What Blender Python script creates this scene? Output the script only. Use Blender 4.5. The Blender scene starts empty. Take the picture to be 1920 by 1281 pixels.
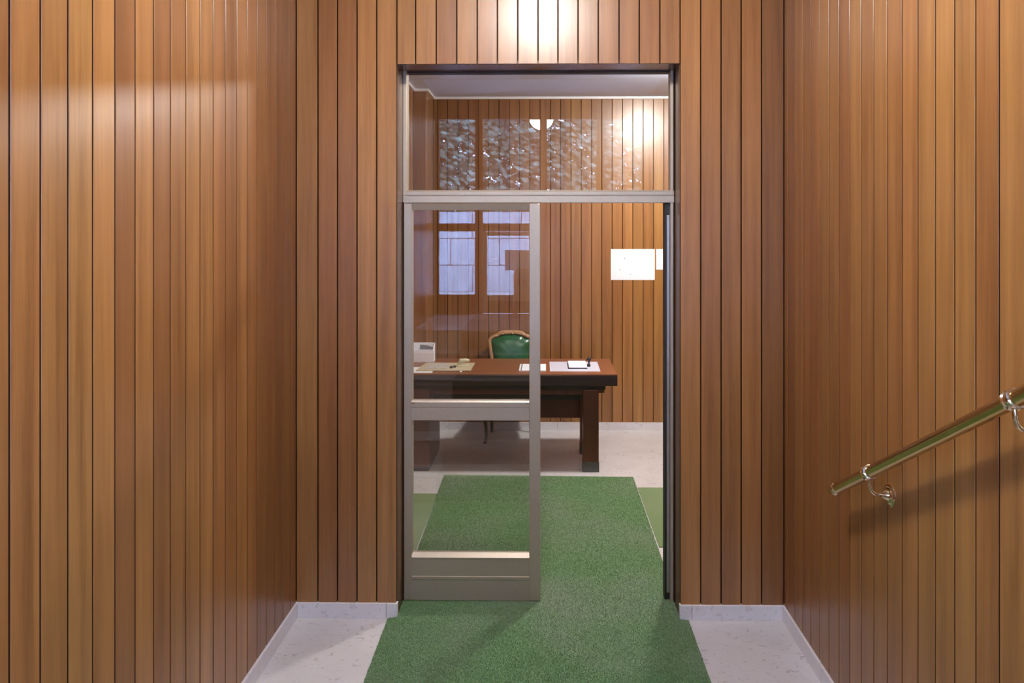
import bpy, bmesh, math, random
import numpy as np
from mathutils import Vector, Matrix
random.seed(7)
R = math.radians
scene = bpy.context.scene
C = scene.collection

# ------------------------------------------------------------------ camera
cam_d = bpy.data.cameras.new('camera')
cam = bpy.data.objects.new('camera', cam_d); C.objects.link(cam)
cam.location = (0, 0, 1.887)
cam.rotation_euler = (R(90), 0, R(0.7))
cam_d.sensor_width = 36.0
cam_d.lens = 1325 / 1920 * 36
cam_d.shift_x = (960 - 1006) / 1920
cam_d.shift_y = (441 - 640.5) / 1920
cam_d.clip_start = 0.02
scene.camera = cam

# ------------------------------------------------------------------ world, exposure
W = bpy.data.worlds.new('dusk_sky'); scene.world = W; W.use_nodes = True
bg = W.node_tree.nodes['Background']
bg.inputs[0].default_value = (0.42, 0.56, 1.0, 1); bg.inputs[1].default_value = 34.0
scene.view_settings.view_transform = 'Standard'
scene.view_settings.look = 'None'
scene.view_settings.gamma = 1.0
scene.view_settings.use_curve_mapping = False
scene.view_settings.exposure = 0.0
LAMP_LOBBY, LAMP_OFFICE, LAMP_PORCH = 205.0, 470.0, 90.0
LAMP_COL = (1.0, 0.955, 0.915)

# ------------------------------------------------------------------ materials
def new_mat(name):
    m = bpy.data.materials.new(name); m.use_nodes = True
    nt = m.node_tree; b = nt.nodes['Principled BSDF']
    return m, nt, b

def plain(name, col, rough=0.5, metal=0.0, spec=0.5, var=0.06, scale=25.0, bump=0.0):
    m, nt, b = new_mat(name)
    n = nt.nodes.new('ShaderNodeTexNoise'); n.inputs['Scale'].default_value = scale; n.inputs['Detail'].default_value = 4
    tc = nt.nodes.new('ShaderNodeTexCoord'); nt.links.new(tc.outputs['Object'], n.inputs['Vector'])
    r = nt.nodes.new('ShaderNodeValToRGB')
    r.color_ramp.elements[0].position = 0.3; r.color_ramp.elements[1].position = 0.7
    r.color_ramp.elements[0].color = tuple(c * (1 - var) for c in col) + (1,)
    r.color_ramp.elements[1].color = tuple(min(1, c * (1 + var)) for c in col) + (1,)
    nt.links.new(n.outputs['Fac'], r.inputs[0]); nt.links.new(r.outputs[0], b.inputs['Base Color'])
    b.inputs['Roughness'].default_value = rough; b.inputs['Metallic'].default_value = metal
    b.inputs['Specular IOR Level'].default_value = spec
    if bump:
        bp = nt.nodes.new('ShaderNodeBump'); bp.inputs['Strength'].default_value = bump; bp.inputs['Distance'].default_value = 0.002
        nt.links.new(n.outputs['Fac'], bp.inputs['Height']); nt.links.new(bp.outputs[0], b.inputs['Normal'])
    return m

def wood(name, dark, mid, light, rough=0.3, spec=0.5, axis=2, scale=1.0, coat=0.0):
    m, nt, b = new_mat(name)
    L = nt.links.new
    tc = nt.nodes.new('ShaderNodeTexCoord'); oi = nt.nodes.new('ShaderNodeObjectInfo')
    cb = nt.nodes.new('ShaderNodeCombineXYZ')
    for i, k in enumerate((37.0, 91.0, 53.0)):
        mu = nt.nodes.new('ShaderNodeMath'); mu.operation = 'MULTIPLY'; mu.inputs[1].default_value = k
        L(oi.outputs['Random'], mu.inputs[0]); L(mu.outputs[0], cb.inputs[i])
    ad = nt.nodes.new('ShaderNodeVectorMath'); ad.operation = 'ADD'
    L(tc.outputs['Object'], ad.inputs[0]); L(cb.outputs[0], ad.inputs[1])
    def mapped(across, along, detail, rough_):
        mp = nt.nodes.new('ShaderNodeMapping')
        s = [across * scale] * 3; s[axis] = along * scale
        mp.inputs['Scale'].default_value = s
        L(ad.outputs[0], mp.inputs['Vector'])
        n = nt.nodes.new('ShaderNodeTexNoise'); n.inputs['Scale'].default_value = 1.0
        n.inputs['Detail'].default_value = detail; n.inputs['Roughness'].default_value = rough_
        L(mp.outputs[0], n.inputs['Vector'])
        return n
    big = mapped(22, 0.7, 5, 0.6)
    fine = mapped(260, 7, 3, 0.6)
    mix = nt.nodes.new('ShaderNodeMath'); mix.operation = 'MULTIPLY_ADD'; mix.inputs[1].default_value = 0.28
    L(fine.outputs['Fac'], mix.inputs[0])
    sc = nt.nodes.new('ShaderNodeMath'); sc.operation = 'MULTIPLY'; sc.inputs[1].default_value = 0.72
    L(big.outputs['Fac'], sc.inputs[0]); L(sc.outputs[0], mix.inputs[2])
    r = nt.nodes.new('ShaderNodeValToRGB'); e = r.color_ramp.elements
    e[0].position = 0.3; e[0].color = dark + (1,)
    e[1].position = 0.72; e[1].color = light + (1,)
    k = e.new(0.5); k.color = mid + (1,)
    L(mix.outputs[0], r.inputs[0])
    mx = nt.nodes.new('ShaderNodeMix'); mx.data_type = 'RGBA'; mx.blend_type = 'MULTIPLY'; mx.inputs[0].default_value = 1.0
    L(r.outputs[0], mx.inputs[6]); L(oi.outputs['Color'], mx.inputs[7])
    L(mx.outputs[2], b.inputs['Base Color'])
    bp = nt.nodes.new('ShaderNodeBump'); bp.inputs['Strength'].default_value = 0.06; bp.inputs['Distance'].default_value = 0.001
    L(fine.outputs['Fac'], bp.inputs['Height']); L(bp.outputs[0], b.inputs['Normal'])
    b.inputs['Roughness'].default_value = rough
    b.inputs['Specular IOR Level'].default_value = spec
    if coat:
        b.inputs['Coat Weight'].default_value = coat; b.inputs['Coat Roughness'].default_value = 0.12
    return m

def marble(name, base, speck, rough=0.35):
    m, nt, b = new_mat(name); L = nt.links.new
    tc = nt.nodes.new('ShaderNodeTexCoord')
    n1 = nt.nodes.new('ShaderNodeTexNoise'); n1.inputs['Scale'].default_value = 3.5; n1.inputs['Detail'].default_value = 6
    n1.inputs['Distortion'].default_value = 0.6
    L(tc.outputs['Object'], n1.inputs['Vector'])
    r1 = nt.nodes.new('ShaderNodeValToRGB'); e = r1.color_ramp.elements
    e[0].position = 0.3; e[0].color = tuple(c * 0.88 for c in base) + (1,); e[1].position = 0.65; e[1].color = base + (1,)
    L(n1.outputs['Fac'], r1.inputs[0])
    mp = nt.nodes.new('ShaderNodeMapping'); mp.inputs['Scale'].default_value = (26, 48, 26); mp.inputs['Rotation'].default_value = (0, 0, 0.5)
    L(tc.outputs['Object'], mp.inputs['Vector'])
    n2 = nt.nodes.new('ShaderNodeTexNoise'); n2.inputs['Scale'].default_value = 1.0; n2.inputs['Detail'].default_value = 5; n2.inputs['Distortion'].default_value = 1.2
    L(mp.outputs[0], n2.inputs['Vector'])
    r2 = nt.nodes.new('ShaderNodeValToRGB'); e = r2.color_ramp.elements
    e[0].position = 0.33; e[0].color = (1, 1, 1, 1); e[1].position = 0.40; e[1].color = (0, 0, 0, 1)
    L(n2.outputs['Fac'], r2.inputs[0])
    mx = nt.nodes.new('ShaderNodeMix'); mx.data_type = 'RGBA'
    ml = nt.nodes.new('ShaderNodeMath'); ml.operation = 'MULTIPLY'; ml.inputs[1].default_value = 0.8
    L(r2.outputs[0], ml.inputs[0]); L(ml.outputs[0], mx.inputs[0])
    L(r1.outputs[0], mx.inputs[6]); mx.inputs[7].default_value = speck + (1,)
    L(mx.outputs[2], b.inputs['Base Color'])
    b.inputs['Roughness'].default_value = rough
    return m

def turf(name, dark, light, worn, wear=0.5):
    m, nt, b = new_mat(name); L = nt.links.new
    tc = nt.nodes.new('ShaderNodeTexCoord')
    n = nt.nodes.new('ShaderNodeTexNoise'); n.inputs['Scale'].default_value = 210; n.inputs['Detail'].default_value = 4; n.inputs['Roughness'].default_value = 0.7
    L(tc.outputs['Object'], n.inputs['Vector'])
    r = nt.nodes.new('ShaderNodeValToRGB'); e = r.color_ramp.elements
    e[0].position = 0.32; e[0].color = dark + (1,); e[1].position = 0.68; e[1].color = light + (1,)
    L(n.outputs['Fac'], r.inputs[0])
    n2 = nt.nodes.new('ShaderNodeTexNoise'); n2.inputs['Scale'].default_value = 1.6; n2.inputs['Detail'].default_value = 4
    L(tc.outputs['Object'], n2.inputs['Vector'])
    r2 = nt.nodes.new('ShaderNodeValToRGB'); e = r2.color_ramp.elements
    e[0].position = 0.42; e[0].color = (0, 0, 0, 1); e[1].position = 0.7; e[1].color = (wear, wear, wear, 1)
    L(n2.outputs['Fac'], r2.inputs[0])
    mx = nt.nodes.new('ShaderNodeMix'); mx.data_type = 'RGBA'
    L(r2.outputs[0], mx.inputs[0]); L(r.outputs[0], mx.inputs[6]); mx.inputs[7].default_value = worn + (1,)
    L(mx.outputs[2], b.inputs['Base Color'])
    bp = nt.nodes.new('ShaderNodeBump'); bp.inputs['Strength'].default_value = 0.7; bp.inputs['Distance'].default_value = 0.004
    L(n.outputs['Fac'], bp.inputs['Height']); L(bp.outputs[0], b.inputs['Normal'])
    b.inputs['Roughness'].default_value = 0.75
    b.inputs['Sheen Weight'].default_value = 0.25; b.inputs['Sheen Roughness'].default_value = 0.4
    return m

def glass(name, tint=(0.97, 0.98, 0.97), ior=1.52):
    m = bpy.data.materials.new(name); m.use_nodes = True; nt = m.node_tree; L = nt.links.new
    nt.nodes.remove(nt.nodes['Principled BSDF']); out = nt.nodes['Material Output']
    fr = nt.nodes.new('ShaderNodeFresnel')
    # rays are not bent inside the thin pane, so both faces use the same air-to-glass reflectance
    ge = nt.nodes.new('ShaderNodeNewGeometry'); mr_ = nt.nodes.new('ShaderNodeMapRange')
    mr_.inputs['To Min'].default_value = ior; mr_.inputs['To Max'].default_value = 1.0/ior
    L(ge.outputs['Backfacing'], mr_.inputs['Value']); L(mr_.outputs[0], fr.inputs[0])
    tr = nt.nodes.new('ShaderNodeBsdfTransparent'); tr.inputs[0].default_value = tint + (1,)
    gl = nt.nodes.new('ShaderNodeBsdfGlossy'); gl.inputs['Roughness'].default_value = 0.0
    mx = nt.nodes.new('ShaderNodeMixShader')
    L(fr.outputs[0], mx.inputs[0]); L(tr.outputs[0], mx.inputs[1]); L(gl.outputs[0], mx.inputs[2]); L(mx.outputs[0], out.inputs[0])
    return m

def lamp_mat(name, strength, col=LAMP_COL):
    m, nt, b = new_mat(name)
    b.inputs['Base Color'].default_value = (0.9, 0.88, 0.84, 1)
    b.inputs['Emission Color'].default_value = col + (1,)
    b.inputs['Emission Strength'].default_value = strength
    return m

def printed(name, paper=(0.86, 0.87, 0.92), ink=0.9, rows=34.0, split=True):
    # sheet of paper with faint grey print
    m, nt, b = new_mat(name); L = nt.links.new
    tc = nt.nodes.new('ShaderNodeTexCoord')
    mp = nt.nodes.new('ShaderNodeMapping'); mp.inputs['Scale'].default_value = (40, 40, rows * 4)
    L(tc.outputs['Object'], mp.inputs['Vector'])
    n = nt.nodes.new('ShaderNodeTexNoise'); n.inputs['Scale'].default_value = 1.0; n.inputs['Detail'].default_value = 3
    L(mp.outputs[0], n.inputs['Vector'])
    r = nt.nodes.new('ShaderNodeValToRGB'); e = r.color_ramp.elements
    e[0].position = 0.56; e[0].color = paper + (1,); e[1].position = 0.66; e[1].color = tuple(c * ink for c in paper) + (1,)
    L(n.outputs['Fac'], r.inputs[0]); L(r.outputs[0], b.inputs['Base Color'])
    b.inputs['Roughness'].default_value = 0.6
    return m

M = {}
M['plank'] = wood('varnished_mahogany', (0.18, 0.071, 0.019), (0.303, 0.133, 0.037), (0.405, 0.19, 0.055), rough=0.33, spec=0.8)
M['groove'] = plain('dark_groove', (0.022, 0.010, 0.005), 0.8)
M['edge'] = plain('dark_plank_edge', (0.035, 0.014, 0.006), 0.75, spec=0.2)
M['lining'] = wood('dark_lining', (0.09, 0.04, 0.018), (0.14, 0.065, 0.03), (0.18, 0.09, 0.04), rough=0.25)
M['desk_top'] = wood('desk_top_mahogany', (0.17, 0.055, 0.022), (0.22, 0.075, 0.03), (0.27, 0.095, 0.038), rough=0.3, axis=0)
M['desk'] = wood('desk_dark_mahogany', (0.075, 0.024, 0.012), (0.105, 0.034, 0.017), (0.135, 0.046, 0.022), rough=0.32)
M['desk_black'] = plain('desk_black_and_unlit', (0.035, 0.022, 0.018), 0.3)  # dark parts; on the desk top slab it paints the unlit side
M['frame_wood'] = wood('entrance_frame_wood', (0.10, 0.04, 0.015), (0.16, 0.07, 0.025), (0.22, 0.1, 0.035), rough=0.35)
M['marble'] = marble('cream_marble', (0.62, 0.59, 0.585), (0.38, 0.34, 0.33), 0.30)
M['skirt'] = marble('white_marble_skirting', (0.76, 0.74, 0.77), (0.55, 0.52, 0.54), 0.35)
M['plaster'] = plain('daylight_tinted_plaster', (0.72, 0.79, 0.98), 0.9, var=0.02)  # bluish cast of dusk daylight put into the plaster colour
M['plaster2'] = plain('cream_plaster', (0.70, 0.64, 0.55), 0.9, var=0.03)
M['cornice'] = plain('cornice_white', (0.86, 0.85, 0.86), 0.6, var=0.02)
M['turf'] = turf('green_turf_carpet', (0.082, 0.175, 0.06), (0.18, 0.33, 0.125), (0.25, 0.30, 0.20), 0.65)
M['coir'] = turf('grey_coir', (0.12, 0.105, 0.085), (0.22, 0.2, 0.165), (0.25, 0.23, 0.2), 0.4)
M['turf2'] = turf('sheen_tinted_turf', (0.11, 0.18, 0.065), (0.17, 0.26, 0.09), (0.22, 0.27, 0.14), 0.5)  # same green turf, light sheen on the side strips put into a paler olive
M['alu'] = plain('champagne_aluminium', (0.48, 0.405, 0.32), 0.44, 0.55, var=0.03, scale=60)
M['alu_dark'] = plain('dark_gasket', (0.02, 0.018, 0.016), 0.5)
M['alu_grey'] = plain('grey_strike_metal', (0.5, 0.48, 0.46), 0.35, 0.8)
M['glass'] = glass('clear_glass', ior=1.66)
M['glass_out'] = glass('clear_glass_entrance', (0.93, 0.96, 0.96))
M['brass'] = plain('polished_brass', (0.58, 0.44, 0.18), 0.2, 1.0, var=0.05, scale=40)
M['brass2'] = plain('pale_brass', (0.70, 0.60, 0.42), 0.12, 1.0, var=0.04, scale=40)
M['nosing'] = plain('worn_nosing_metal', (0.42, 0.40, 0.36), 0.75, 0.0, spec=0.2)
M['cap'] = plain('foot_cap_metal', (0.10, 0.10, 0.085), 0.4, 0.5)
M['leather'] = plain('green_leather', (0.018, 0.105, 0.042), 0.28, var=0.18, scale=14, bump=0.3)
M['chair'] = wood('carved_walnut', (0.28, 0.13, 0.06), (0.45, 0.24, 0.12), (0.6, 0.36, 0.19), rough=0.35, scale=2)
M['chair_dark'] = wood('chair_leg_walnut', (0.06, 0.028, 0.015), (0.09, 0.04, 0.02), (0.12, 0.06, 0.03), rough=0.4)
M['paper'] = plain('white_paper', (0.85, 0.86, 0.91), 0.6, var=0.02)
M['paper_print'] = printed('printed_paper')
M['news'] = printed('newsprint', (0.5, 0.47, 0.42), 0.55, 90)
M['card'] = plain('white_card', (0.86, 0.87, 0.93), 0.5, var=0.02)
M['photo'] = plain('grey_print', (0.22, 0.22, 0.24), 0.5, var=0.5, scale=80)
M['beige'] = plain('beige_board', (0.52, 0.44, 0.30), 0.5)
M['cream'] = plain('cream_plastic', (0.72, 0.68, 0.50), 0.4)
M['mat'] = plain('lilac_plastic_sheet', (0.60, 0.60, 0.70), 0.35, var=0.02)
M['black'] = plain('black_plastic', (0.015, 0.015, 0.018), 0.35)
M['slate'] = plain('dark_blue_strip', (0.10, 0.13, 0.20), 0.5)
M['lamp_a'] = lamp_mat('lobby_opal_glass', LAMP_LOBBY)
M['lamp_b'] = lamp_mat('office_opal_glass', LAMP_OFFICE)
M['lamp_c'] = lamp_mat('porch_opal_glass', LAMP_PORCH)
M['lamp_base'] = plain('lamp_white_metal', (0.75, 0.74, 0.72), 0.4)
M['stone'] = plain('grey_stone_block', (0.42, 0.42, 0.44), 0.9, var=0.15, scale=8, bump=0.4)
M['mortar'] = plain('dark_mortar', (0.12, 0.12, 0.13), 0.9)
M['leaf'] = plain('hedge_leaf', (0.17, 0.22, 0.16), 0.3, var=0.4, scale=5)
M['branch'] = plain('hedge_branch', (0.06, 0.045, 0.03), 0.9)
M['paving'] = plain('porch_paving', (0.4, 0.39, 0.38), 0.8, var=0.1)
M['carton'] = plain('brown_carton', (0.55, 0.45, 0.31), 0.8, var=0.04)
M['carton_bar'] = plain('printed_carton_bars', (0.28, 0.2, 0.13), 0.8)

# ------------------------------------------------------------------ mesh helpers
class MB:
    def __init__(s): s.v = []; s.f = []
    def box(s, x0, x1, y0, y1, z0, z1):
        b = len(s.v)
        s.v += [(x0,y0,z0),(x1,y0,z0),(x1,y1,z0),(x0,y1,z0),(x0,y0,z1),(x1,y0,z1),(x1,y1,z1),(x0,y1,z1)]
        s.f += [tuple(b+i for i in q) for q in ((0,3,2,1),(4,5,6,7),(0,1,5,4),(1,2,6,5),(2,3,7,6),(3,0,4,7))]
        return s
    def prism(s, pts, z0, z1):       # polygon in xy (CCW) extruded along z
        b = len(s.v); n = len(pts)
        s.v += [(p[0],p[1],z0) for p in pts] + [(p[0],p[1],z1) for p in pts]
        s.f.append(tuple(b+i for i in range(n-1,-1,-1))); s.f.append(tuple(b+n+i for i in range(n)))
        for i in range(n):
            j = (i+1) % n; s.f.append((b+i,b+j,b+n+j,b+n+i))
        return s
    def extrude_x(s, pts, x0, x1, dx0=0):   # polygon in yz extruded along x
        b = len(s.v); n = len(pts)
        s.v += [(x0,p[0],p[1]) for p in pts] + [(x1,p[0],p[1]) for p in pts]
        s.f.append(tuple(b+i for i in range(n-1,-1,-1))); s.f.append(tuple(b+n+i for i in range(n)))
        for i in range(n):
            j = (i+1) % n; s.f.append((b+i,b+j,b+n+j,b+n+i))
        return s
    def tube(s, pts, rad, seg=12, closed=False, squash=None):
        pts = [Vector(p) for p in pts]; n = len(pts)
        if not isinstance(rad, (list, tuple)): rad = [rad]*n
        b = len(s.v); up0 = None
        for i, p in enumerate(pts):
            if closed: t = pts[(i+1)%n] - pts[i-1]
            else: t = pts[min(i+1,n-1)] - pts[max(i-1,0)]
            t.normalize()
            if up0 is None:
                up0 = Vector((0,0,1)) if abs(t.z) < 0.9 else Vector((0,1,0))
            a = t.cross(up0)
            if a.length < 1e-4: a = t.cross(Vector((1,0,0)))
            a.normalize(); c = a.cross(t).normalized(); up0 = c
            for k in range(seg):
                g = 2*math.pi*k/seg
                s.v.append(tuple(p + a*math.cos(g)*rad[i] + c*math.sin(g)*rad[i]))
        m = n if closed else n-1
        for i in range(m):
            i2 = (i+1) % n
            for k in range(seg):
                k2 = (k+1) % seg
                s.f.append((b+i*seg+k, b+i*seg+k2, b+i2*seg+k2, b+i2*seg+k))
        if not closed:
            s.f.append(tuple(b+k for k in range(seg-1,-1,-1))); s.f.append(tuple(b+(n-1)*seg+k for k in range(seg)))
        return s
    def lathe(s, prof, c, axis=(0,0,1), seg=32):     # prof: (radius, height) along axis from c
        ax = Vector(axis).normalized(); a = ax.orthogonal().normalized(); d = ax.cross(a); c = Vector(c); b = len(s.v); n = len(prof)
        for r, h in prof:
            for k in range(seg):
                g = 2*math.pi*k/seg
                s.v.append(tuple(c + ax*h + a*math.cos(g)*r + d*math.sin(g)*r))
        for i in range(n-1):
            for k in range(seg):
                k2 = (k+1) % seg
                s.f.append((b+i*seg+k, b+i*seg+k2, b+(i+1)*seg+k2, b+(i+1)*seg+k))
        s.f.append(tuple(b+k for k in range(seg-1,-1,-1))); s.f.append(tuple(b+(n-1)*seg+k for k in range(seg)))
        return s
    def build(s, name, mat, parent=None, bevel=0.0, smooth=False, seg=2, origin=None):
        off = Vector((0,0,0))
        q_ = parent
        while q_ is not None: off = off + Vector(q_.location); q_ = q_.parent
        loc = Vector((0,0,0))
        if origin is not None: loc = Vector(origin)
        me = bpy.data.meshes.new(name)
        me.from_pydata([tuple(Vector(v)-loc-(off if origin is None else Vector((0,0,0)))) for v in s.v], [], s.f); me.update()
        bm = bmesh.new(); bm.from_mesh(me); bmesh.ops.recalc_face_normals(bm, faces=bm.faces); bm.to_mesh(me); bm.free()
        me.materials.append(mat)
        o = bpy.data.objects.new(name, me); C.objects.link(o)
        o.location = loc - off if origin is not None else (0,0,0)
        if parent is not None: o.parent = parent
        if smooth:
            for p in me.polygons: p.use_smooth = True
            me.set_sharp_from_angle(angle=R(40))
        if bevel:
            md = o.modifiers.new('bevel','BEVEL'); md.width = bevel; md.segments = seg; md.limit_method = 'ANGLE'
        return o

def tag(o, label, cat, group=None, kind=None):
    o['label'] = label; o['category'] = cat
    if group: o['group'] = group
    if kind: o['kind'] = kind
    return o
def thing(name, loc, label, cat, group=None, kind=None):
    o = bpy.data.objects.new(name, None); C.objects.link(o); o.location = loc
    o.empty_display_size = 0.1
    o.matrix_basis = Matrix.Translation(loc)
    return tag(o, label, cat, group, kind)
def bx(*a): return MB().box(*a)

_pl = {}
def plank_mesh(w, h, d=0.016, ch=0.0016):
    k = (round(w,4), round(h,4))
    if k in _pl: return _pl[k]
    a = w/2
    pts = [(-a, d), (-a, ch), (-a+ch, 0), (a-ch, 0), (a, ch), (a, d)]
    b = MB().prism(pts, 0, h)
    me = bpy.data.meshes.new('plank'); me.from_pydata(b.v, [], b.f); me.update()
    bm = bmesh.new(); bm.from_mesh(me); bmesh.ops.recalc_face_normals(bm, faces=bm.faces); bm.to_mesh(me); bm.free()
    me.materials.append(M['plank']); me.materials.append(M['edge']); _pl[k] = me
    for p in me.polygons:
        if abs(p.normal.x) > 0.9: p.material_index = 1      # dark tongue sides
    return me
def plank(parent, x, y, z0, z1, rot, w, tone=None):
    o = bpy.data.objects.new('plank', plank_mesh(w, z1-z0)); C.objects.link(o)
    o.parent = parent
    o.location = Vector((x, y, z0)) - parent.matrix_basis.translation
    o.rotation_euler = (0, 0, rot)
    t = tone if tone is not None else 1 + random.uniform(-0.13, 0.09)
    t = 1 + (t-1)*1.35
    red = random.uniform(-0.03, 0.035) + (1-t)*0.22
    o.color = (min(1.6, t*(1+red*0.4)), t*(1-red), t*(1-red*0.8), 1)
    return o
GAP = 0.0056
def plank_run(parent, bounds, where, fixed, rot, z0, z1, tones=None):
    # bounds: list of joint positions along the run; where 'x' or 'y'
    for i in range(len(bounds)-1):
        a, b = bounds[i], bounds[i+1]
        w = abs(b-a) - GAP
        if w < 0.012: continue
        c = (a+b)/2
        t = tones[i] if tones and i < len(tones) else None
        if t is not None: t *= random.uniform(0.97, 1.03)
        if where == 'x': plank(parent, c, fixed, z0, z1, rot, w, t)
        else: plank(parent, fixed, c, z0, z1, rot, w, t)

# ------------------------------------------------------------------ dimensions
D0, XL, XR = 3.478, -1.231, 1.171         # partition face, lobby side walls
OL, OR_, OT = -0.732, 0.663, 2.732        # opening
YB = 6.855                                # office back wall
CZ, CO = 3.45, 3.227                      # ceilings
SK = 0.073                                # skirting height
YR = -0.62                                # glazed entrance screen behind the camera
ZL = 1.0                                  # entrance landing level
TH = 0.016

# ------------------------------------------------------------------ structure
tag(bx(-1.6, 2.7, -0.76, 7.05, -0.12, 0).build('floor', M['marble']), 'cream speckled marble floor running from lobby into office', 'floor', kind='structure')
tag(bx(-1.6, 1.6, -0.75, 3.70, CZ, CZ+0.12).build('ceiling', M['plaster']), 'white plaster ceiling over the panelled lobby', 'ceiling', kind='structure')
tag(bx(-1.6, 2.7, 3.70, 7.05, CO, CO+0.12).build('ceiling_office', M['plaster']), 'plaster ceiling of the office with lavender daylight put into its colour', 'ceiling', kind='structure')

wl = tag(bx(XL-0.16, XL-TH, -0.75, D0+TH, 0, CZ).build('wall_left', M['groove']), 'left lobby wall clad in vertical varnished wood planks', 'wall', kind='structure')
b = []; y = 1.61
while y > YR: y -= 0.0997
n_before = round((1.61-y)/0.0997)
while y < D0 - 0.012: b.append(y); y += 0.0997
b.append(D0)
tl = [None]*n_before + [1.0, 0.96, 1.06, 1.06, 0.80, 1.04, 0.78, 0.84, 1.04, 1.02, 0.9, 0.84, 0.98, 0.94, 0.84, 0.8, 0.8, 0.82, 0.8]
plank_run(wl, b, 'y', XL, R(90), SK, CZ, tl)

wr = tag(bx(XR+TH, XR+0.16, -0.75, D0+TH, 0, CZ).build('wall_right', M['groove']), 'right lobby wall of varnished wood planks behind the brass handrail', 'wall', kind='structure')
b = []; y = 1.739
while y > YR: y -= 0.0994
n_before = round((1.739-y)/0.0994)
while y < D0 - 0.012: b.append(y); y += 0.0994
b.append(D0)
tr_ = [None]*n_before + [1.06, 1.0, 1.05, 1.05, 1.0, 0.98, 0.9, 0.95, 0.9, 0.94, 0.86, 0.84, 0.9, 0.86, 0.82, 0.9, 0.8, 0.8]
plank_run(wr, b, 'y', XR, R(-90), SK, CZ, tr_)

wf = MB()
wf.box(-1.6, OL-0.018, D0+TH, 3.684, 0, CZ); wf.box(OR_+0.018, 2.7, D0+TH, 3.684, 0, CZ); wf.box(OL-0.018, OR_+0.018, D0+TH, 3.684, OT+0.018, CZ)
wf = tag(wf.build('wall_front', M['groove']), 'plank clad partition wall around the glazed doorway', 'wall', kind='structure')
px = lambda x: (x-1022)/381.0
plank_run(wf, [XL, px(594), px(631), px(668), px(705), OL], 'x', D0, 0, SK, CZ, [1.02, 0.86, 0.84, 1.08, 1.08])
plank_run(wf, [OL]+[px(v) for v in (778.5,817.3,855.9,894.4,932.4,970.6,1008.6,1046,1083.6,1121.6,1160.4,1198.4,1236.9)]+[OR_], 'x', D0, 0, OT, CZ,
          [1.05,1.05,0.9,1.0,1.0,0.95,1.02,1.03,1.0,0.95,0.98,0.95,0.9,0.95])
plank_run(wf, [OR_, px(1313), px(1351), px(1388.5), px(1426.5), XR], 'x', D0, 0, SK, CZ, [1.1, 1.0, 0.92, 1.0, 0.76])
# office side of the partition
plank_run(wf, [-1.21, -1.13, -1.03, -0.93, -0.83, OL], 'x', 3.70, R(180), 0.0, CO)
plank_run(wf, [OL+0.0996*k for k in range(14)]+[OR_], 'x', 3.70, R(180), OT, CO)
plank_run(wf, [OR_+0.102*k for k in range(19)], 'x', 3.70, R(180), 0.0, CO)
# reveal boards of the opening
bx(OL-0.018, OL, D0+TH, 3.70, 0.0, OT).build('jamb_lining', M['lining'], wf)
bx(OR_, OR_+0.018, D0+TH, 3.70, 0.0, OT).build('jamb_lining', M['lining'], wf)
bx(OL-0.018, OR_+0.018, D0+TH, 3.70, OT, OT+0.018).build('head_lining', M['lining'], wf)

wb = tag(bx(-1.6, 2.7, YB+TH, 7.05, 0, CO).build('wall_office_back', M['groove']), 'office back wall of honey coloured vertical wood planks', 'wall', kind='structure')
b = [0.649+0.0998*k for k in range(-18, 18)]
b = [v for v in b if -1.08 < v < 2.42]
b = [-1.09]+b+[2.5]
nb = len([v for v in b if v < 0.649])
tb = [0.9,0.86,0.92,0.9,0.84,0.95,0.9,0.85,0.92,0.96,0.9,0.94,0.88,0.92,0.98,0.94,1.0,0.9][-nb:]+[1.08,1.06,1.08,1.04,1.08,0.98]
plank_run(wb, b, 'x', YB, 0, SK, CO, tb)

wol = MB(); wol.box(-1.6, -1.21-TH, 3.70, 6.47, 0, CO); wol.box(-1.6, -1.09-TH, 6.47+TH, YB+TH, 0, CO)
wol = tag(wol.build('wall_office_left', M['groove']), 'dark left office wall of wood planks seen through the glass', 'wall', kind='structure')
plank_run(wol, [3.70+0.0989*k for k in range(29)], 'y', -1.21, R(90), SK, CO)
plank_run(wol, [6.47, 6.57, 6.67, 6.77, YB], 'y', -1.09, R(90), SK, CO)
plank_run(wol, [-1.21, -1.09], 'x', 6.47, 0, SK, CO)
wor = tag(bx(2.5+TH, 2.7, 3.70, YB+TH, 0, CO).build('wall_office_right', M['groove']), 'right office wall of wood planks beyond the doorway', 'wall', kind='structure')
plank_run(wor, [3.70+0.0985*k for k in range(33)], 'y', 2.5, R(-90), SK, CO)

# marble skirtings
def skirting(name, pieces, label):
    r = thing(name, (pieces[0][0], pieces[0][2], 0), label, 'skirting', kind='structure')
    for p in pieces: bx(*p).build('skirting_slab', M['skirt'], r, bevel=0.0015)
    return r
sk = 0.011
skirting('baseboard_front_left', [(XL+sk, px(724)-0.0008, D0-sk, D0+TH, 0, SK), (px(724)+0.0008, OL+0.004, D0-sk, D0+TH, 0, SK)], 'white marble skirting left of the glass door')
skirting('baseboard_front_right', [(px(1296)+0.0008, XR-sk, D0-sk, D0+TH, 0, SK), (OR_-0.004, px(1296)-0.0008, D0-sk, D0+TH, 0, SK)], 'white marble skirting right of the doorway')
skirting('baseboard_left', [(XL-TH, XL+sk, 2.31, D0+TH, 0, SK)], 'marble skirting along the left lobby wall')
skirting('baseboard_right', [(XR-sk, XR+TH, 2.31, D0+TH, 0, SK)], 'marble skirting along the right lobby wall under handrail')
skirting('baseboard_office_back', [(-1.09+sk+1.2*k, min(2.5-sk, -1.09+sk+1.2*(k+1)-0.0015), YB-sk, YB+TH, 0, SK) for k in range(3)], 'marble skirting along the office back wall behind desk')
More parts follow.
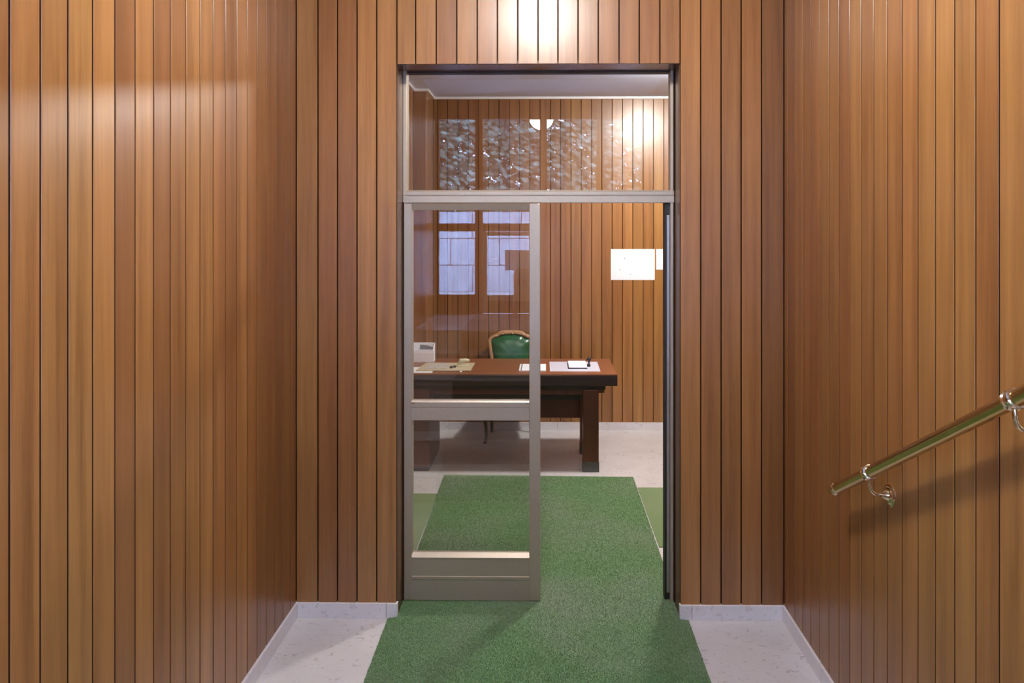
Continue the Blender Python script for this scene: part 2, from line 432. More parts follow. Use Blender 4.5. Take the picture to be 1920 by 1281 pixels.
skirting('baseboard_office_left', [(-1.21-TH, -1.21+sk, 3.70, 6.47, 0, SK), (-1.21-TH, -1.09+sk, 6.47-sk, 6.47+TH, 0, SK), (-1.09-TH, -1.09+sk, 6.47+TH, YB+TH, 0, SK)], 'marble skirting along the left office wall')
skirting('baseboard_office_right', [(2.5-sk, 2.5+TH, 3.70, YB+TH, 0, SK)], 'marble skirting along the right office wall')
# cornice
co = thing('trim_1', (-1.09, YB, CO), 'thin white cornice where office ceiling meets plank walls', 'cornice', kind='structure')
bx(-1.09, 2.5, YB-0.022, YB, CO-0.022, CO).build('cornice_strip', M['cornice'], co)
bx(-1.09, -1.068, 6.448, YB-0.022, CO-0.022, CO).build('cornice_strip', M['cornice'], co)
bx(-1.21, -1.09, 6.448, 6.47, CO-0.022, CO).build('cornice_strip', M['cornice'], co)
bx(-1.21, -1.188, 3.70, 6.448, CO-0.022, CO).build('cornice_strip', M['cornice'], co)

# ------------------------------------------------------------------ glazed doorway
yg = 3.64
win = thing('window_1', (OL, yg, 2.05), 'fixed glass transom with champagne aluminium frame above the door', 'window', kind='structure')
bx(OL, OL+0.019, 3.625, 3.69, 2.056, OT).build('frame_post', M['alu'], win, bevel=0.002)
bx(OR_-0.022, OR_-0.006, 3.625, 3.69, 2.056, OT).build('frame_post', M['alu'], win, bevel=0.002)
bx(OR_-0.006, OR_, 3.66, 3.70, 0.0085, OT).build('gasket', M['alu_dark'], win)
bx(OL, OR_, 3.64, 3.69, OT-0.008, OT).build('frame_head', M['alu_dark'], win)
t = MB()
t.extrude_x([(3.622,2.054),(3.69,2.054),(3.69,2.118),(3.630,2.118),(3.622,2.108),(3.622,2.093),(3.627,2.0915),(3.627,2.0885),(3.622,2.087)], OL+0.004, OR_-0.004)
t.build('transom_bar', M['alu'], win)
bx(OL+0.019, OR_-0.022, 3.655, 3.661, 2.118, OT-0.008).build('glass_pane', M['glass'], win)
# lower jamb posts (part of the fixed frame)
bx(OL, OL+0.010, 3.66, 3.69, 0.0085, 2.054).build('frame_post', M['alu'], win)
bx(OR_-0.022, OR_-0.006, 3.625, 3.69, 0.0085, 2.054).build('frame_post', M['alu'], win, bevel=0.002)
sg = bx(OR_-0.048, OR_-0.022, 3.648, 3.70, 0.012, 2.054).build('strike_channel', M['alu_dark'], win)
st = MB(); st.box(OR_-0.038, OR_-0.024, 3.638, 3.648, 0.05, 1.99)
st.build('strike_strip', M['alu_grey'], win, bevel=0.001)

door = thing('door_1', (-0.374, yg, 0.0), 'sliding glass door leaf with champagne aluminium frame standing half open', 'door', kind='structure')
y0, y1 = 3.620, 3.658
xl, xr = OL+0.006, -0.0246
zt, zb = 2.050, 0.012
bx(xl, xl+0.040, y0, y1, zb, zt).build('stile', M['alu'], door, bevel=0.003)
bx(xr-0.057, xr, y0, y1, zb, zt).build('stile', M['alu'], door, bevel=0.003)
il, ir = xl+0.040, xr-0.057
tr = MB()   # sloped mitred top rail
yv = y0-0.001
tr.v = [(xl+0.008,yv,zt),(xr-0.012,yv,zt),(ir,y0+0.014,zt-0.034),(il,y0+0.014,zt-0.034),(xl+0.008,y1,zt),(xr-0.012,y1,zt),(ir,y1,zt-0.034),(il,y1,zt-0.034)]
tr.f = [(0,1,2,3),(4,7,6,5),(0,4,5,1),(1,5,6,2),(2,6,7,3),(3,7,4,0)]
tr.build('top_rail', M['alu'], door)
mr = MB()
mr.extrude_x([(y0-0.006,0.938),(y0+0.034,0.938),(y0+0.034,1.038),(y0,1.038),(y0-0.006,1.030),(y0-0.006,1.007),(y0-0.003,1.006),(y0-0.003,1.003),(y0-0.006,1.002)], il, ir)
mr = mr.build('mid_rail', M['alu'], door)
for a, c in ((il+0.002, il+0.016), (ir-0.016, ir-0.002)):
    bx(a, c, y0-0.0065, y0-0.0055, 1.024, 1.027).build('rail_slot', M['alu_dark'], mr)
br = MB()
br.extrude_x([(y0+0.002,zb),(y1-0.004,zb),(y1-0.004,0.252),(y0+0.022,0.252),(y0,0.232),(y0,0.226),(y0+0.003,0.224),(y0+0.003,0.136),(y0-0.001,0.134),(y0-0.001,0.120),(y0+0.002,0.116)], il, ir)
br.build('bottom_rail', M['alu'], door)
bx(il, ir, yg-0.003, yg+0.003, 1.038, zt-0.034).build('glass_pane', M['glass'], door)
bx(il, ir, yg-0.003, yg+0.003, 0.252, 0.938).build('glass_pane', M['glass'], door)
bx(il-0.001, il+0.004, y0+0.006, y1, 0.252, zt-0.034).build('glazing_bead', M['alu'], door)

# ------------------------------------------------------------------ staircase up to the entrance (behind the camera)
NS, RISE, GO, YN = 6, ZL/6, 0.30, 0.79
stairs = thing('staircase', (0, 1.5, 0), 'marble staircase rising from the lobby to the entrance landing', 'staircase', kind='structure')
for k in range(1, NS):
    z = ZL - RISE*k; yk = YN + GO*k
    bx(XL, XR, yk-GO-0.02, yk, 0, z).build('step', M['marble'], stairs)
    bx(XL+0.01, XR-0.01, yk-0.022, yk+0.003, z+0.0005, z+0.0115).build('nosing_strip', M['nosing'], stairs)
tag(bx(XL, XR, YR-0.06, YN, 0.0, ZL).build('landing', M['marble'], None), 'marble entrance landing at the head of the stairs', 'landing', kind='structure')
bx(XL+0.01, XR-0.01, YN-0.022, YN+0.003, ZL+0.0005, ZL+0.0115).build('nosing_strip', M['nosing'], stairs)

# ------------------------------------------------------------------ carpets
r0 = thing('runner_carpet', (0, 3.9, 0), 'green turf runner carpet passing through the doorway to the desk', 'carpet')
pts = [(-0.752,2.32),(0.692,2.32),(0.700,3.455),(0.660,3.465),(0.660,3.705),(0.676,3.71),(0.684,5.50),(-0.792,5.535),(-0.752,3.71),(-0.729,3.705),(-0.729,3.465),(-0.772,3.455)]
MB().prism(pts, 0.0, 0.008).build('carpet_backing', M['turf'], r0)
# short turf pile over the part of the runner near the camera
def inside(P, poly):
    x, y = P[:,0], P[:,1]; c = np.zeros(len(P), bool); j = len(poly)-1
    for i in range(len(poly)):
        xi, yi = poly[i]; xj, yj = poly[j]
        c ^= ((yi > y) != (yj > y)) & (x < (xj-xi)*(y-yi)/(yj-yi+1e-12)+xi); j = i
    return c
rng = np.random.default_rng(3)
N = 420000
P = np.stack([rng.uniform(-0.79,0.70,N), 2.7+2.8*rng.uniform(0,1,N)**1.5], 1)
P = P[inside(P, pts)]; n = len(P)
ang = rng.uniform(0, 2*np.pi, n); w = rng.uniform(0.0007, 0.0014, n); h = rng.uniform(0.003, 0.007, n)
lx, ly = rng.normal(0, 0.0025, n), rng.normal(-0.0005, 0.0025, n)
V = np.zeros((n,3,3))
V[:,0,0] = P[:,0]-np.cos(ang)*w; V[:,0,1] = P[:,1]-np.sin(ang)*w; V[:,0,2] = 0.0075
V[:,1,0] = P[:,0]+np.cos(ang)*w; V[:,1,1] = P[:,1]+np.sin(ang)*w; V[:,1,2] = 0.0075
V[:,2,0] = P[:,0]+lx; V[:,2,1] = P[:,1]+ly; V[:,2,2] = 0.008+h
V = V.reshape(-1,3) - np.array([0,3.9,0])
me = bpy.data.meshes.new('carpet_pile')
me.vertices.add(3*n); me.vertices.foreach_set('co', V.ravel())
me.loops.add(3*n); me.loops.foreach_set('vertex_index', np.arange(3*n))
me.polygons.add(n); me.polygons.foreach_set('loop_start', np.arange(0,3*n,3)); me.polygons.foreach_set('loop_total', np.full(n,3))
me.update(); me.validate(); me.materials.append(M['turf'])
po = bpy.data.objects.new('carpet_pile', me); C.objects.link(po); po.parent = r0; po['kind'] = 'stuff'

tag(MB().prism([(0.688,4.275),(2.45,4.275),(2.45,5.276),(0.690,5.276)], 0, 0.006).build('cross_carpet', M['turf2'], origin=(1.5,4.8,0)), 'green turf carpet strip right of the runner, paled in colour for light sheen', 'carpet')
tag(MB().prism([(-1.19,4.16),(-0.772,4.16),(-0.786,5.135),(-1.19,5.135)], 0, 0.006).build('cross_carpet', M['turf2'], origin=(-1.0,4.7,0)), 'green turf carpet strip seen behind the glass at left of the runner', 'carpet')
# stair runner
sr = MB(); th = 0.008
prof = [(YR+0.02, ZL)]
for k in range(0, NS):
    z = ZL-RISE*k; yk = YN+GO*k
    prof += [(yk-0.024, z)]
    if k < NS-1: prof += []
for k in range(0, NS):
    z = ZL-RISE*k; ya = (YR+0.02) if k == 0 else YN+GO*(k-1)+0.001; yb = YN+GO*k-0.024
    sr.box(-0.77, 0.70, ya, yb, z, z+th)
    sr.box(-0.77, 0.70, YN+GO*k+0.0005, YN+GO*k+0.007, z-RISE+th+0.0, z-0.001)
tag(sr.build('stair_runner', M['coir'], origin=(0,1.5,0)), 'grey beige runner fitted over the entrance stairs', 'carpet')

# ------------------------------------------------------------------ lamps
def dome_lamp(loc, mat, label, r=0.16, drop=0.10):
    l = thing('ceiling_lamp', loc, label, 'lamp', 'opal dome ceiling lamps')
    x, y, z = loc
    MB().lathe([(r*0.96,-0.022),(r*1.06,-0.02),(r*1.08,-0.008),(r*1.04,0)], loc, seg=40).build('lamp_base', M['lamp_base'], l, smooth=True)
    prof = [(max(0.002, r*math.sin(a)), -0.022-drop*math.cos(a)) for a in [R(90)*i/10 for i in range(11)]]
    MB().lathe(prof, loc, seg=40).build('lamp_dome', mat, l, smooth=True)
    return l
dome_lamp((-0.04, 2.10, CZ), M['lamp_a'], 'round opal glass lamp on the lobby ceiling before the partition')
dome_lamp((1.12, 5.42, CO), M['lamp_b'], 'round opal glass lamp on the office ceiling inside the doorway', r=0.14, drop=0.07)

# ------------------------------------------------------------------ handrail
hx = 1.101
def rail_pt(y): return Vector((hx, y, 0.926 + (2.687-y)*0.5665))
dirv = (rail_pt(0.6)-rail_pt(2.687)).normalized()
hr = thing('handrail', (XR, 2.40, 1.01), 'polished brass handrail on curved brackets along the right wall', 'handrail')
MB().tube([rail_pt(2.687), rail_pt(0.55)], 0.0195, 24).build('rail_tube', M['brass'], hr, smooth=True)
e = rail_pt(2.687)
MB().lathe([(0.010,-0.016),(0.019,-0.014),(0.0235,-0.008),(0.0245,0.0),(0.0235,0.008),(0.0200,0.012),(0.0200,0.016)], e, dirv, 24).build('end_cap', M['brass2'], hr, smooth=True)
for yb_ in (2.419, 1.675, 0.95):
    c = rail_pt(yb_)
    br_ = MB().lathe([(0.0198,-0.017),(0.0245,-0.015),(0.0255,-0.009),(0.0220,-0.005),(0.0220,0.005),(0.0255,0.009),(0.0245,0.015),(0.0198,0.017)], c, dirv, 24).build('rail_collar', M['brass2'], hr, smooth=True)
    zc = c.z
    arm = []
    yy = yb_
    for i in range(13):
        a = R(90)*i/12
        arm.append((hx + 0.034*(1-math.cos(a)) , yy-0.005, zc-0.036-0.038*math.sin(a)))
    arm = [(hx, yy-0.003, zc-0.018)] + arm + [(XR-0.006, yy-0.005, zc-0.074)]
    MB().tube(arm, 0.0058, 12).build('bracket_arm', M['brass2'], br_, smooth=True)
    rc = (XR, yy-0.005, zc-0.074)
    MB().lathe([(0.038,0.0),(0.0385,0.003),(0.036,0.005),(0.030,0.0055),(0.027,0.009),(0.018,0.011),(0.014,0.018),(0.010,0.024),(0.007,0.027)], rc, (-1,0,0), 28).build('wall_rosette', M['brass2'], br_, smooth=True)

# ------------------------------------------------------------------ desk
dk = thing('desk', (-0.3, 5.9, 0), 'dark mahogany writing desk with thick top behind the glass door', 'desk')
bx(-1.185, 0.570, 5.580, 6.280, 0.778, 0.789).build('desk_top', M['desk_top'], dk, bevel=0.002)
bx(-1.185, 0.570, 5.580, 6.280, 0.696, 0.7775).build('top_slab', M['desk_black'], dk, bevel=0.002)  # shade of the slab's unlit front put into its near-black colour
bx(-1.15, 0.482, 5.64, 6.22, 0.655, 0.6955).build('sub_beam', M['desk_black'], dk)
bx(0.30, 0.475, 5.665, 6.20, 0.622, 0.6545).build('leg_block', M['desk'], dk)
bx(-1.10, 0.299, 5.68, 5.70, 0.605, 0.6545).build('apron_rail', M['desk'], dk)
bx(-0.92, 0.299, 5.80, 5.82, 0.535, 0.6545).build('apron_panel', M['desk_black'], dk)
bx(-0.92, 0.32, 6.12, 6.145, 0.305, 0.64).build('modesty_panel', M['desk'], dk)
for ya, yb_ in ((5.63, 5.735), (6.09, 6.195)):
    lg = bx(0.302, 0.427, ya, yb_, 0.078, 0.6545 if ya > 6 else 0.655).build('leg', M['desk'], dk, bevel=0.003)
    bx(0.299, 0.430, ya-0.003, yb_+0.003, 0.0, 0.080).build('foot_cap', M['cap'], lg, bevel=0.002)
pd = bx(-1.18, -0.925, 5.63, 6.19, 0.03, 0.6545).build('pedestal', M['desk'], dk, bevel=0.002)
bx(-1.175, -0.93, 5.64, 6.18, 0.0, 0.03).build('plinth', M['desk_black'], pd)
for z0, z1 in ((0.06,0.24),(0.25,0.43),(0.44,0.62)):
    f = bx(-1.165, -0.94, 6.19, 6.203, z0, z1).build('drawer_front', M['desk'], pd, bevel=0.002)
    MB().lathe([(0.006,0),(0.006,0.012),(0.011,0.016),(0.011,0.022),(0.006,0.025)], (-1.05, 6.203, (z0+z1)/2), (0,1,0), 14).build('knob', M['brass'], f, smooth=True)
ZD = 0.789

# ------------------------------------------------------------------ chair
ch = thing('office_chair', (-0.33, 6.56, 0), 'carved wooden chair upholstered in green leather behind the desk', 'chair')
cx0 = -0.325
def cat(pts, n, closed=True):
    out = []; m = len(pts)
    for i in range(m if closed else m-1):
        p0, p1, p2, p3 = (Vector(pts[(i+k) % m]) if closed else Vector(pts[min(max(i+k,0),m-1)]) for k in (-1,0,1,2))
        for j in range(n):
            t_ = j/n
            out.append(0.5*((2*p1)+(-p0+p2)*t_+(2*p0-5*p1+4*p2-p3)*t_*t_+(-p0+3*p1-3*p2+p3)*t_**3))
    return out
half = [(0.0,0.957),(0.06,0.956),(0.105,0.948),(0.125,0.934),(0.155,0.922),(0.186,0.908),(0.203,0.885),(0.203,0.850),(0.192,0.78),(0.180,0.70),(0.165,0.62),(0.155,0.575),(0.10,0.565),(0.0,0.562)]
def back_y(z): return 6.685 + (z-0.56)*0.16
def curve_in(u): return 0.22*u*u       # slight wrap of the back
outl = half + [(-u,z) for u,z in reversed(half[1:-1])]
path = cat([(cx0+u, back_y(z)-curve_in(u), z) for u,z in outl], 4)
rad = []
for p in path:
    top = max(0, (p.z-0.90)/0.06); rad.append(0.0175 + 0.005*min(1,top))
MB().tube(path, rad, 10, closed=True).build('back_frame', M['chair'], ch, smooth=True)
cr = MB()   # carved crest: shell and leaf scrolls
for a in range(-4, 5):
    g = R(a*19); p0 = Vector((cx0, back_y(0.955)-0.016, 0.945)); p1 = p0 + Vector((math.sin(g)*0.030, -0.004, math.cos(g)*0.024))
    cr.tube([p0, (p0+p1)/2+Vector((0,-0.005,0)), p1], [0.003,0.006,0.004], 8)
for s_ in (-1,1):
    for t0,t1 in (((0.03,0.950),(0.075,0.945)),((0.06,0.944),(0.11,0.937)),((0.125,0.93),(0.165,0.912))):
        a_, b_ = [Vector((cx0+s_*u, back_y(z)-curve_in(u)-0.018, z)) for u,z in (t0,t1)]
        cr.tube([a_, (a_+b_)/2+Vector((0,-0.004,0.006)), b_], [0.003,0.007,0.003], 8)
cr.build('crest_carving', M['chair'], ch, smooth=True)
def pad(name, outline, centre, bulge, rings=7, back=0.012, parent=ch, mat=None):
    # outline list of Vector, domed toward -bulge direction
    m = MB(); n = len(outline); c = Vector(centre)
    for r_ in range(rings):
        t_ = r_/(rings-1); s_ = 1 - t_*0.94
        hgt = math.sqrt(max(0,1-s_**2.6))
        for p in outline: m.v.append(tuple(c+(p-c)*s_ + bulge*hgt))
    for p in outline: m.v.append(tuple(p - bulge.normalized()*back))
    for r_ in range(rings-1):
        for k in range(n):
            k2 = (k+1)%n; m.f.append((r_*n+k, r_*n+k2, (r_+1)*n+k2, (r_+1)*n+k))
    m.f.append(tuple((rings-1)*n+k for k in range(n))); m.f.append(tuple(rings*n+k for k in range(n)))
    for k in range(n):
        k2=(k+1)%n; m.f.append((k,k2,rings*n+k2,rings*n+k))
    return m.build(name, mat, parent, smooth=True)
inner = cat([(cx0+u*0.93, back_y(z)-curve_in(u*0.93), 0.76+(z-0.76)*0.93) for u,z in outl], 4)
pad('back_cushion', inner, (cx0, back_y(0.76), 0.76), Vector((0,-0.045,0.006)), mat=M['leather'])
seat = [(-0.20,6.70),(-0.12,6.72),(0,6.725),(0.12,6.72),(0.20,6.70),(0.225,6.60),(0.245,6.47),(0.235,6.40),(0.15,6.365),(0,6.350),(-0.15,6.365),(-0.235,6.40),(-0.245,6.47),(-0.225,6.60)]
sp = cat([(cx0+x_, y_, 0.425) for x_,y_ in seat], 4)
MB().tube(sp, 0.02, 10, closed=True).build('seat_frame', M['chair_dark'], ch, smooth=True)
pad('seat_cushion', cat([(cx0+x_*0.97, 6.54+(y_-6.54)*0.97, 0.435) for x_,y_ in seat], 4), (cx0,6.54,0.435), Vector((0,0,0.065)), mat=M['leather'])
for sx, yy, fr in ((-1,6.40,1),(1,6.40,1),(-1,6.70,0),(1,6.70,0)):
    bxx = cx0 + sx*(0.215 if fr else 0.185)
    if fr: pth = [(bxx,yy,0.43),(bxx+sx*0.012,yy-0.014,0.36),(bxx+sx*0.008,yy-0.008,0.26),(bxx-sx*0.004,yy+0.006,0.13),(bxx-sx*0.004,yy+0.004,0.05),(bxx+sx*0.006,yy-0.008,0.012),(bxx+sx*0.008,yy-0.012,0.0)]; rr=[0.026,0.027,0.021,0.014,0.012,0.015,0.012]
    else: pth = [(bxx,yy-0.005,0.58),(bxx,yy,0.43),(bxx,yy+0.01,0.28),(bxx,yy+0.035,0.12),(bxx,yy+0.06,0.0)]; rr=[0.016,0.02,0.018,0.015,0.013]
    MB().tube(cat(pth,4,False)+[Vector(pth[-1])], [rr[min(len(rr)-1,i//4)]*(1-(i%4)/4)+rr[min(len(rr)-1,i//4+1)]*((i%4)/4) for i in range(4*(len(pth)-1)+1)], 10).build('leg', M['chair_dark'], ch, smooth=True)

# ------------------------------------------------------------------ things on the desk
def dpx(pxx, y): return (pxx-1022)*y/1325
# brochure box at the left end
bb = thing('brochure_box', (-1.06, 6.15, ZD), 'white card brochure box with a grey picture at the left end of the desk', 'box')
bx(-1.175, -0.965, 6.10, 6.106, ZD, ZD+0.100).build('front_panel', M['card'], bb)
bx(-1.175, -0.978, 6.19, 6.196, ZD, ZD+0.155).build('back_panel', M['card'], bb)
sd = MB().extrude_x([(6.106,ZD),(6.19,ZD),(6.19,ZD+0.155),(6.106,ZD+0.10)], -0.971, -0.965); sd.build('side_panel', M['card'], bb)
sd = MB().extrude_x([(6.106,ZD),(6.19,ZD),(6.19,ZD+0.155),(6.106,ZD+0.10)], -1.175, -1.169); sd.build('side_panel', M['card'], bb)
bx(-1.168, -0.972, 6.107, 6.189, ZD, ZD+0.004).build('base', M['card'], bb)
pc = MB(); b0 = 6.187
pc.v = [(-1.10,b0,ZD+0.098),(-0.985,b0,ZD+0.098),(-0.985,b0,ZD+0.112),(-1.03,b0,ZD+0.130),(-1.095,b0,ZD+0.138)]
pc.v += [(x_,b0+0.002,z_) for x_,_,z_ in pc.v]; pc.f = [(0,1,2,3,4),(9,8,7,6,5)]+[(i,(i+1)%5,5+(i+1)%5,5+i) for i in range(5)]
pc.build('printed_picture', M['photo'], bb)
# loose sheet under it
tag(bx(-1.18, -0.905, 5.62, 5.86, ZD, ZD+0.0012).build('loose_sheet', M['paper'], origin=(-1.04,5.74,ZD)), 'blank white sheet lying under the beige blotter at the desk edge', 'paper')
# beige blotter board with newsprint
bl = thing('blotter_board', (-0.78, 5.85, ZD), 'beige blotter board with a printed page lying on the desk', 'blotter')
q = [(dpx(779,5.68),5.68),(dpx(882,5.68),5.68),(dpx(890,6.02),6.02),(dpx(798,6.02),6.02)]
MB().prism(q, ZD+0.0014, ZD+0.010).build('board', M['beige'], bl, bevel=0.002)
q = [(dpx(795,5.74),5.74),(dpx(838,5.74),5.74),(dpx(842,5.99),5.99),(dpx(805,5.99),5.99)]
MB().prism(q, ZD+0.0102, ZD+0.0115).build('printed_page', M['news'], bl)
# cream stapler and dark clips on the board
sx_, sy_ = dpx(868,5.86), 5.86
zz = ZD+0.0102
sp_ = thing('stapler', (sx_, sy_, zz), 'small cream stapler standing on the beige blotter board', 'stapler')
bx(sx_-0.045, sx_+0.045, sy_-0.018, sy_+0.018, zz, zz+0.012).build('base', M['cream'], sp_, bevel=0.004)
MB().tube([(sx_-0.035,sy_,zz+0.02),(sx_-0.02,sy_,zz+0.043),(sx_+0.02,sy_,zz+0.05),(sx_+0.052,sy_,zz+0.046)],[0.012,0.019,0.015,0.010],12).build('arm', M['cream'], sp_, smooth=True)
MB().tube([(sx_-0.034,sy_,zz+0.005),(sx_-0.034,sy_,zz+0.03)],0.012,12).build('hinge_block', M['cream'], sp_, smooth=True)
for i,(a_,b_) in enumerate(((dpx(852,5.8),5.80),(dpx(846,5.78),5.77))):
    c_ = thing('binder_clip', (a_,b_,zz), ('black binder clip lying next to the cream stapler','black binder clip lying beside the printed page on the blotter')[i], 'clip', 'clips on the blotter')
    MB().extrude_x([(b_-0.010,zz),(b_+0.010,zz),(b_+0.002,zz+0.016),(b_-0.002,zz+0.016)], a_-0.012, a_+0.012).build('clip_body', M['black'], c_)
    MB().tube([(a_-0.006,b_+0.008,zz+0.003),(a_-0.005,b_+0.022,zz+0.004),(a_+0.005,b_+0.022,zz+0.004),(a_+0.006,b_+0.008,zz+0.003)],0.0012,6).build('wire_handle', M['alu_grey'], c_)
gx, gy = dpx(863.5,5.63), 5.63
tag(MB().lathe([(0.002,0),(0.009,0.002),(0.0115,0.007),(0.009,0.013),(0.002,0.0155)],(gx,gy,ZD),seg=16).build('eraser', M['card'], smooth=True, origin=(gx,gy,ZD)), 'small round white eraser at the front edge of the desk', 'eraser')
# spiral notepad
npd = thing('notepad', (-0.11, 5.83, ZD), 'white notepad with a dark binding strip in the middle of the desk', 'notepad')
bx(-0.212, 0.006, 5.695, 5.98, ZD, ZD+0.008).build('pages', M['paper'], npd, bevel=0.001)
bx(-0.198, -0.190, 5.695, 5.98, ZD+0.0081, ZD+0.0095).build('binding_strip', M['slate'], npd)
# lilac desk mat
tag(MB().prism([(dpx(1031,5.69),5.69),(dpx(1125.5,5.69),5.69),(dpx(1119.5,6.12),6.12),(dpx(1030,6.12),6.12)], ZD, ZD+0.002).build('desk_mat', M['mat'], origin=(0.2,5.9,ZD)), 'pale lilac plastic desk mat near the right end of desk', 'mat')
# ink pad tray
ip = thing('ink_pad', (0.255, 5.9, ZD), 'white ink pad box on the lilac mat, its shadow as a black slab', 'ink pad')
bx(dpx(1065,5.79), dpx(1101,5.79), 5.79, 6.05, ZD+0.0022, ZD+0.010).build('base', M['black'], ip, bevel=0.002)  # dark shadow under the pad, drawn as a black slab
bx(dpx(1066.5,5.785), dpx(1101,5.785), 5.786, 6.056, ZD+0.0102, ZD+0.022).build('lid', M['card'], ip, bevel=0.003)
sx2, sy2 = dpx(1104,5.9), 5.90
rs = thing('rubber_stamp', (sx2, sy2, ZD), 'black handled rubber stamp standing on the lilac desk mat', 'stamp')
bx(sx2-0.016, sx2+0.012, sy2-0.02, sy2+0.02, ZD+0.0022, ZD+0.020).build('stamp_block', M['black'], rs, bevel=0.003)
MB().lathe([(0.008,0.018),(0.006,0.03),(0.010,0.045),(0.017,0.058),(0.016,0.070),(0.008,0.078)], (sx2,sy2,ZD), seg=18).build('handle', M['black'], rs, smooth=True)
MB().tube([(sx2-0.03,sy2-0.01,ZD+0.055),(sx2-0.01,sy2,ZD+0.064),(sx2+0.014,sy2,ZD+0.078),(sx2+0.03,sy2+0.01,ZD+0.072)],0.004,8).build('lever', M['black'], rs, smooth=True)

# ------------------------------------------------------------------ notices on the back wall
s_b = 1325/YB
def wallbox(x0, x1, y0_, y1_):
    return (x0-1022)/s_b, (x1-1022)/s_b, 1.887-(y1_-441)/s_b, 1.887-(y0_-441)/s_b
a,b_,c,d = wallbox(1145,1227,467,525)
nt_ = thing('wall_notice', ((a+b_)/2, YB, c), 'large white printed notice pinned on the office back wall', 'notice')
bx(a, b_, YB-0.003, YB-0.0005, c, d).build('sheet', M['paper_print'], nt_)
for (ux, uz, r_) in ((0.315,0.70,0.005),(0.2,0.34,0.004),(0.445,0.19,0.004)):
    MB().lathe([(r_,0),(r_,0.0006)], (a+(b_-a)*ux, YB-0.003, c+(d-c)*uz), (0,-1,0), 10).build('printed_mark', M['photo'], nt_)
a,b_,c,d = wallbox(1229.5,1264,467,505.5)
tag(bx(a, b_, YB-0.003, YB-0.0005, c, d).build('wall_notice', M['paper_print'], origin=((a+b_)/2,YB,c)), 'smaller white sheet pinned beside the large notice by the door jamb', 'notice')

# ------------------------------------------------------------------ entrance screen behind the camera
es = thing('window_2', (0, YR, ZL), 'wood framed glazed entrance screen at the head of the stairs', 'window', kind='structure')
ya, yb_ = YR-0.06, YR
posts = [(XL,-1.193),(-0.787,-0.70),(-0.06,0.02),(0.58,0.66),(1.08,XR)]
for p0,p1 in posts: bx(p0, p1, ya, yb_, ZL, CZ).build('post', M['frame_wood'], es)
for i in range(4):
    x0, x1 = posts[i][1], posts[i+1][0]
    bx(x0, x1, ya, yb_, 3.193, CZ).build('head_rail', M['frame_wood'], es)
    bx(x0, x1, ya+0.005, yb_-0.005, 1.929, 2.018).build('transom_rail', M['frame_wood'], es)
    bx(x0, x1, YR-0.035, YR-0.029, 2.018, 3.193).build('glass_pane', M['glass_out'], es)
    if i in (0,3):
        bx(x0, x1, ya+0.005, yb_-0.005, ZL, 1.219).build('lower_panel', M['frame_wood'], es)
        bx(x0, x1, YR-0.035, YR-0.029, 1.219, 1.929).build('glass_pane', M['glass_out'], es)
for i,lab in ((1,'left leaf of the glazed entrance double door'),(2,'right leaf of the glazed entrance double door')):
    x0, x1 = posts[i][1], posts[i+1][0]
    dr = thing('door_%d' % (i+1), ((x0+x1)/2, YR, ZL), lab, 'door', kind='structure')
    for a_,c_ in ((x0+0.003,x0+0.05),(x1-0.05,x1-0.003)): bx(a_, c_, YR-0.05, YR-0.01, ZL+0.012, 1.926).build('stile', M['alu'], dr, bevel=0.003)
    bx(x0+0.05, x1-0.05, YR-0.05, YR-0.01, 1.88, 1.926).build('top_rail', M['alu'], dr, bevel=0.003)
    bx(x0+0.05, x1-0.05, YR-0.05, YR-0.01, 1.15, 1.215).build('bottom_rail', M['alu'], dr, bevel=0.003)
    bx(x0+0.05, x1-0.05, YR-0.045, YR-0.015, ZL+0.012, 1.15).build('kick_panel', M['frame_wood'], dr)
    bx(x0+0.05, x1-0.05, YR-0.033, YR-0.027, 1.215, 1.88).build('glass_pane', M['glass_out'], dr)
    hx_ = x1-0.026 if i==1 else x0+0.026
    MB().tube([(hx_,YR-0.012,1.42),(hx_,YR+0.045,1.42),(hx_,YR+0.045,1.62),(hx_,YR-0.012,1.62)],0.009,10).build('pull_handle', M['brass'], dr)
tag(bx(-0.45,-0.15, YR-0.0265, YR-0.0258, 1.49, 1.72).build('door_notice', M['paper'], origin=(-0.3,YR-0.026,1.49)), 'blank white paper stuck on the entrance door glass', 'notice')
# stool with cartons on the landing
stl = thing('stool', (-0.18, -0.36, ZL+0.008), 'low dark wooden stool on the landing under the cartons', 'stool')
z0 = ZL+0.008
bx(-0.345,-0.015,-0.51,-0.21, z0+0.15, z0+0.177).build('seat', M['desk_black'], stl, bevel=0.004)
for lx_ in (-0.32,-0.04):
    for ly_ in (-0.485,-0.235): bx(lx_-0.015,lx_+0.015,ly_-0.015,ly_+0.015,z0,z0+0.15).build('leg', M['desk_black'], stl)
cb1 = thing('carton', (-0.18,-0.36,z0+0.177), 'brown carton with dark printed bars standing on the low stool', 'carton')
bx(-0.334,-0.03,-0.5,-0.22,z0+0.178,1.50).build('carton_body', M['carton'], cb1, bevel=0.002)
for xx in (-0.31,-0.235,-0.16,-0.085): bx(xx,xx+0.045,-0.2199,-0.2194,1.36,1.42).build('printed_bar', M['carton_bar'], cb1)
bx(-0.334,-0.03,-0.2199,-0.2192,1.335,1.345).build('tape_line', M['carton_bar'], cb1)
cb2 = thing('carton', (-0.18,-0.36,1.501), 'white carton stacked on top of the brown carton', 'carton')
bx(-0.31,-0.06,-0.48,-0.25,1.501,1.72).build('carton_body', M['card'], cb2, bevel=0.002)
bx(-0.31,-0.06,-0.2499,-0.2494,1.503,1.53).build('tape_strip', M['carton'], cb2)

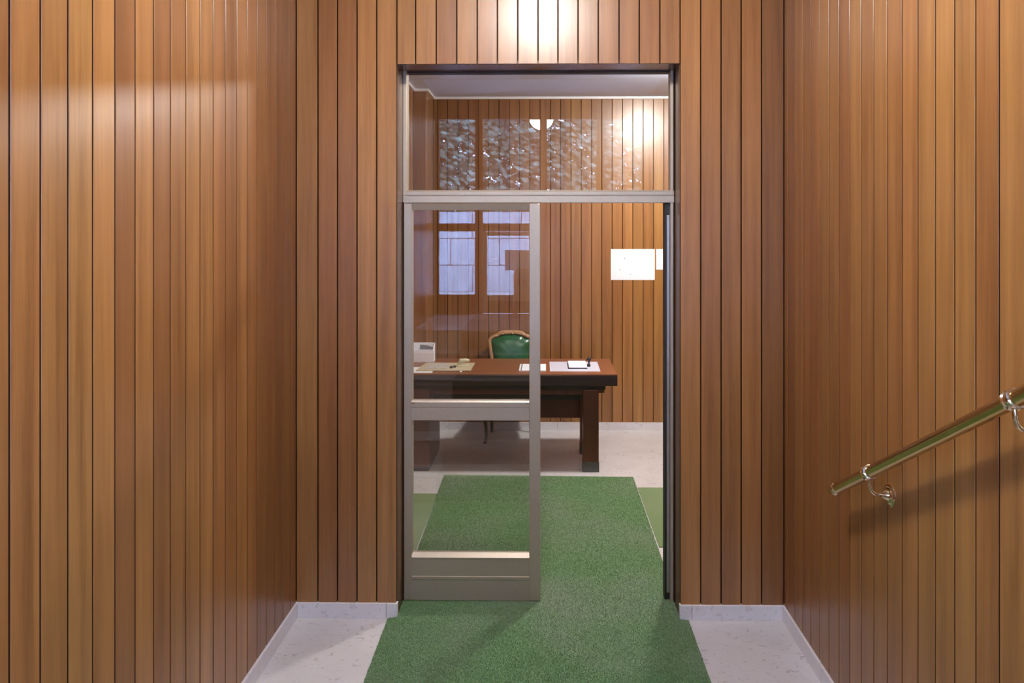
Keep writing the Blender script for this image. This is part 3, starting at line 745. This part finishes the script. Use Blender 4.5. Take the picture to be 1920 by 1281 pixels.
# outdoors: porch, lamp, stone wall and hedge
tag(bx(-3.5,3.5,-5.2,-0.69,ZL-0.12,ZL-0.02).build('porch_floor', M['paving']), 'grey paved porch outside the entrance', 'paving', kind='structure')
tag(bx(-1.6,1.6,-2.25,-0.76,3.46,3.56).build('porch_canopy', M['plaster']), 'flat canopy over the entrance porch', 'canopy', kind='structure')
dome_lamp((-0.05,-2.0,3.46), M['lamp_c'], 'round opal glass lamp under the porch canopy outside', r=0.16, drop=0.16)
sw = tag(bx(-3.5,3.5,-4.30,-4.03,ZL-0.02,2.26).build('boundary_wall', M['mortar'], origin=(0,-4.1,ZL-0.02)), 'grey stone block boundary wall outside the entrance', 'wall')
for r_ in range(3):
    zz0 = ZL-0.02+r_*0.427
    xx = -3.5 - (0.35 if r_%2 else 0)
    while xx < 3.5:
        x0_, x1_ = max(-3.5,xx), min(3.5,xx+0.78)
        if x1_-x0_ > 0.1:
            bx(x0_+0.006,x1_-0.006,-4.03,-4.00+random.uniform(-0.006,0.006),zz0+0.006,zz0+0.421).build('stone_block', M['stone'], sw)
        xx += 0.78
hd = thing('hedge', (0,-4.4,2.26), 'dense ivy hedge growing above the stone wall outside', 'hedge')
n = 30000
P = np.stack([rng.uniform(-3.4,3.4,n), -4.45+rng.normal(0,0.16,n), 2.2+rng.uniform(0,2.6,n)],1)
q = rng.normal(0,1,(n,3)); q /= np.linalg.norm(q,axis=1)[:,None]
u = np.cross(q, np.array([0.3,0.2,0.9])); u /= np.linalg.norm(u,axis=1)[:,None]; v = np.cross(q,u)
s = rng.uniform(0.04,0.085,n)[:,None]
V = np.stack([P-u*s, P+v*s*0.6+q*s*0.2, P+u*s*1.2, P-v*s*0.6+q*s*0.2],1).reshape(-1,3) - np.array([0,-4.4,2.26])
me = bpy.data.meshes.new('leaves'); me.from_pydata(V.tolist(), [], np.arange(4*n).reshape(-1,4).tolist()); me.update(); me.materials.append(M['leaf'])
lo = bpy.data.objects.new('leaves', me); C.objects.link(lo); lo.parent = hd; lo['kind'] = 'stuff'
bm_ = MB()
for i in range(26):
    x_ = -3.3+i*0.265; bm_.tube([(x_,-4.42,2.24),(x_+random.uniform(-.1,.1),-4.45,3.2),(x_+random.uniform(-.2,.2),-4.45,4.6)],[0.018,0.012,0.005],6)
bo = bm_.build('branches', M['branch'], hd); bo['kind'] = 'stuff'
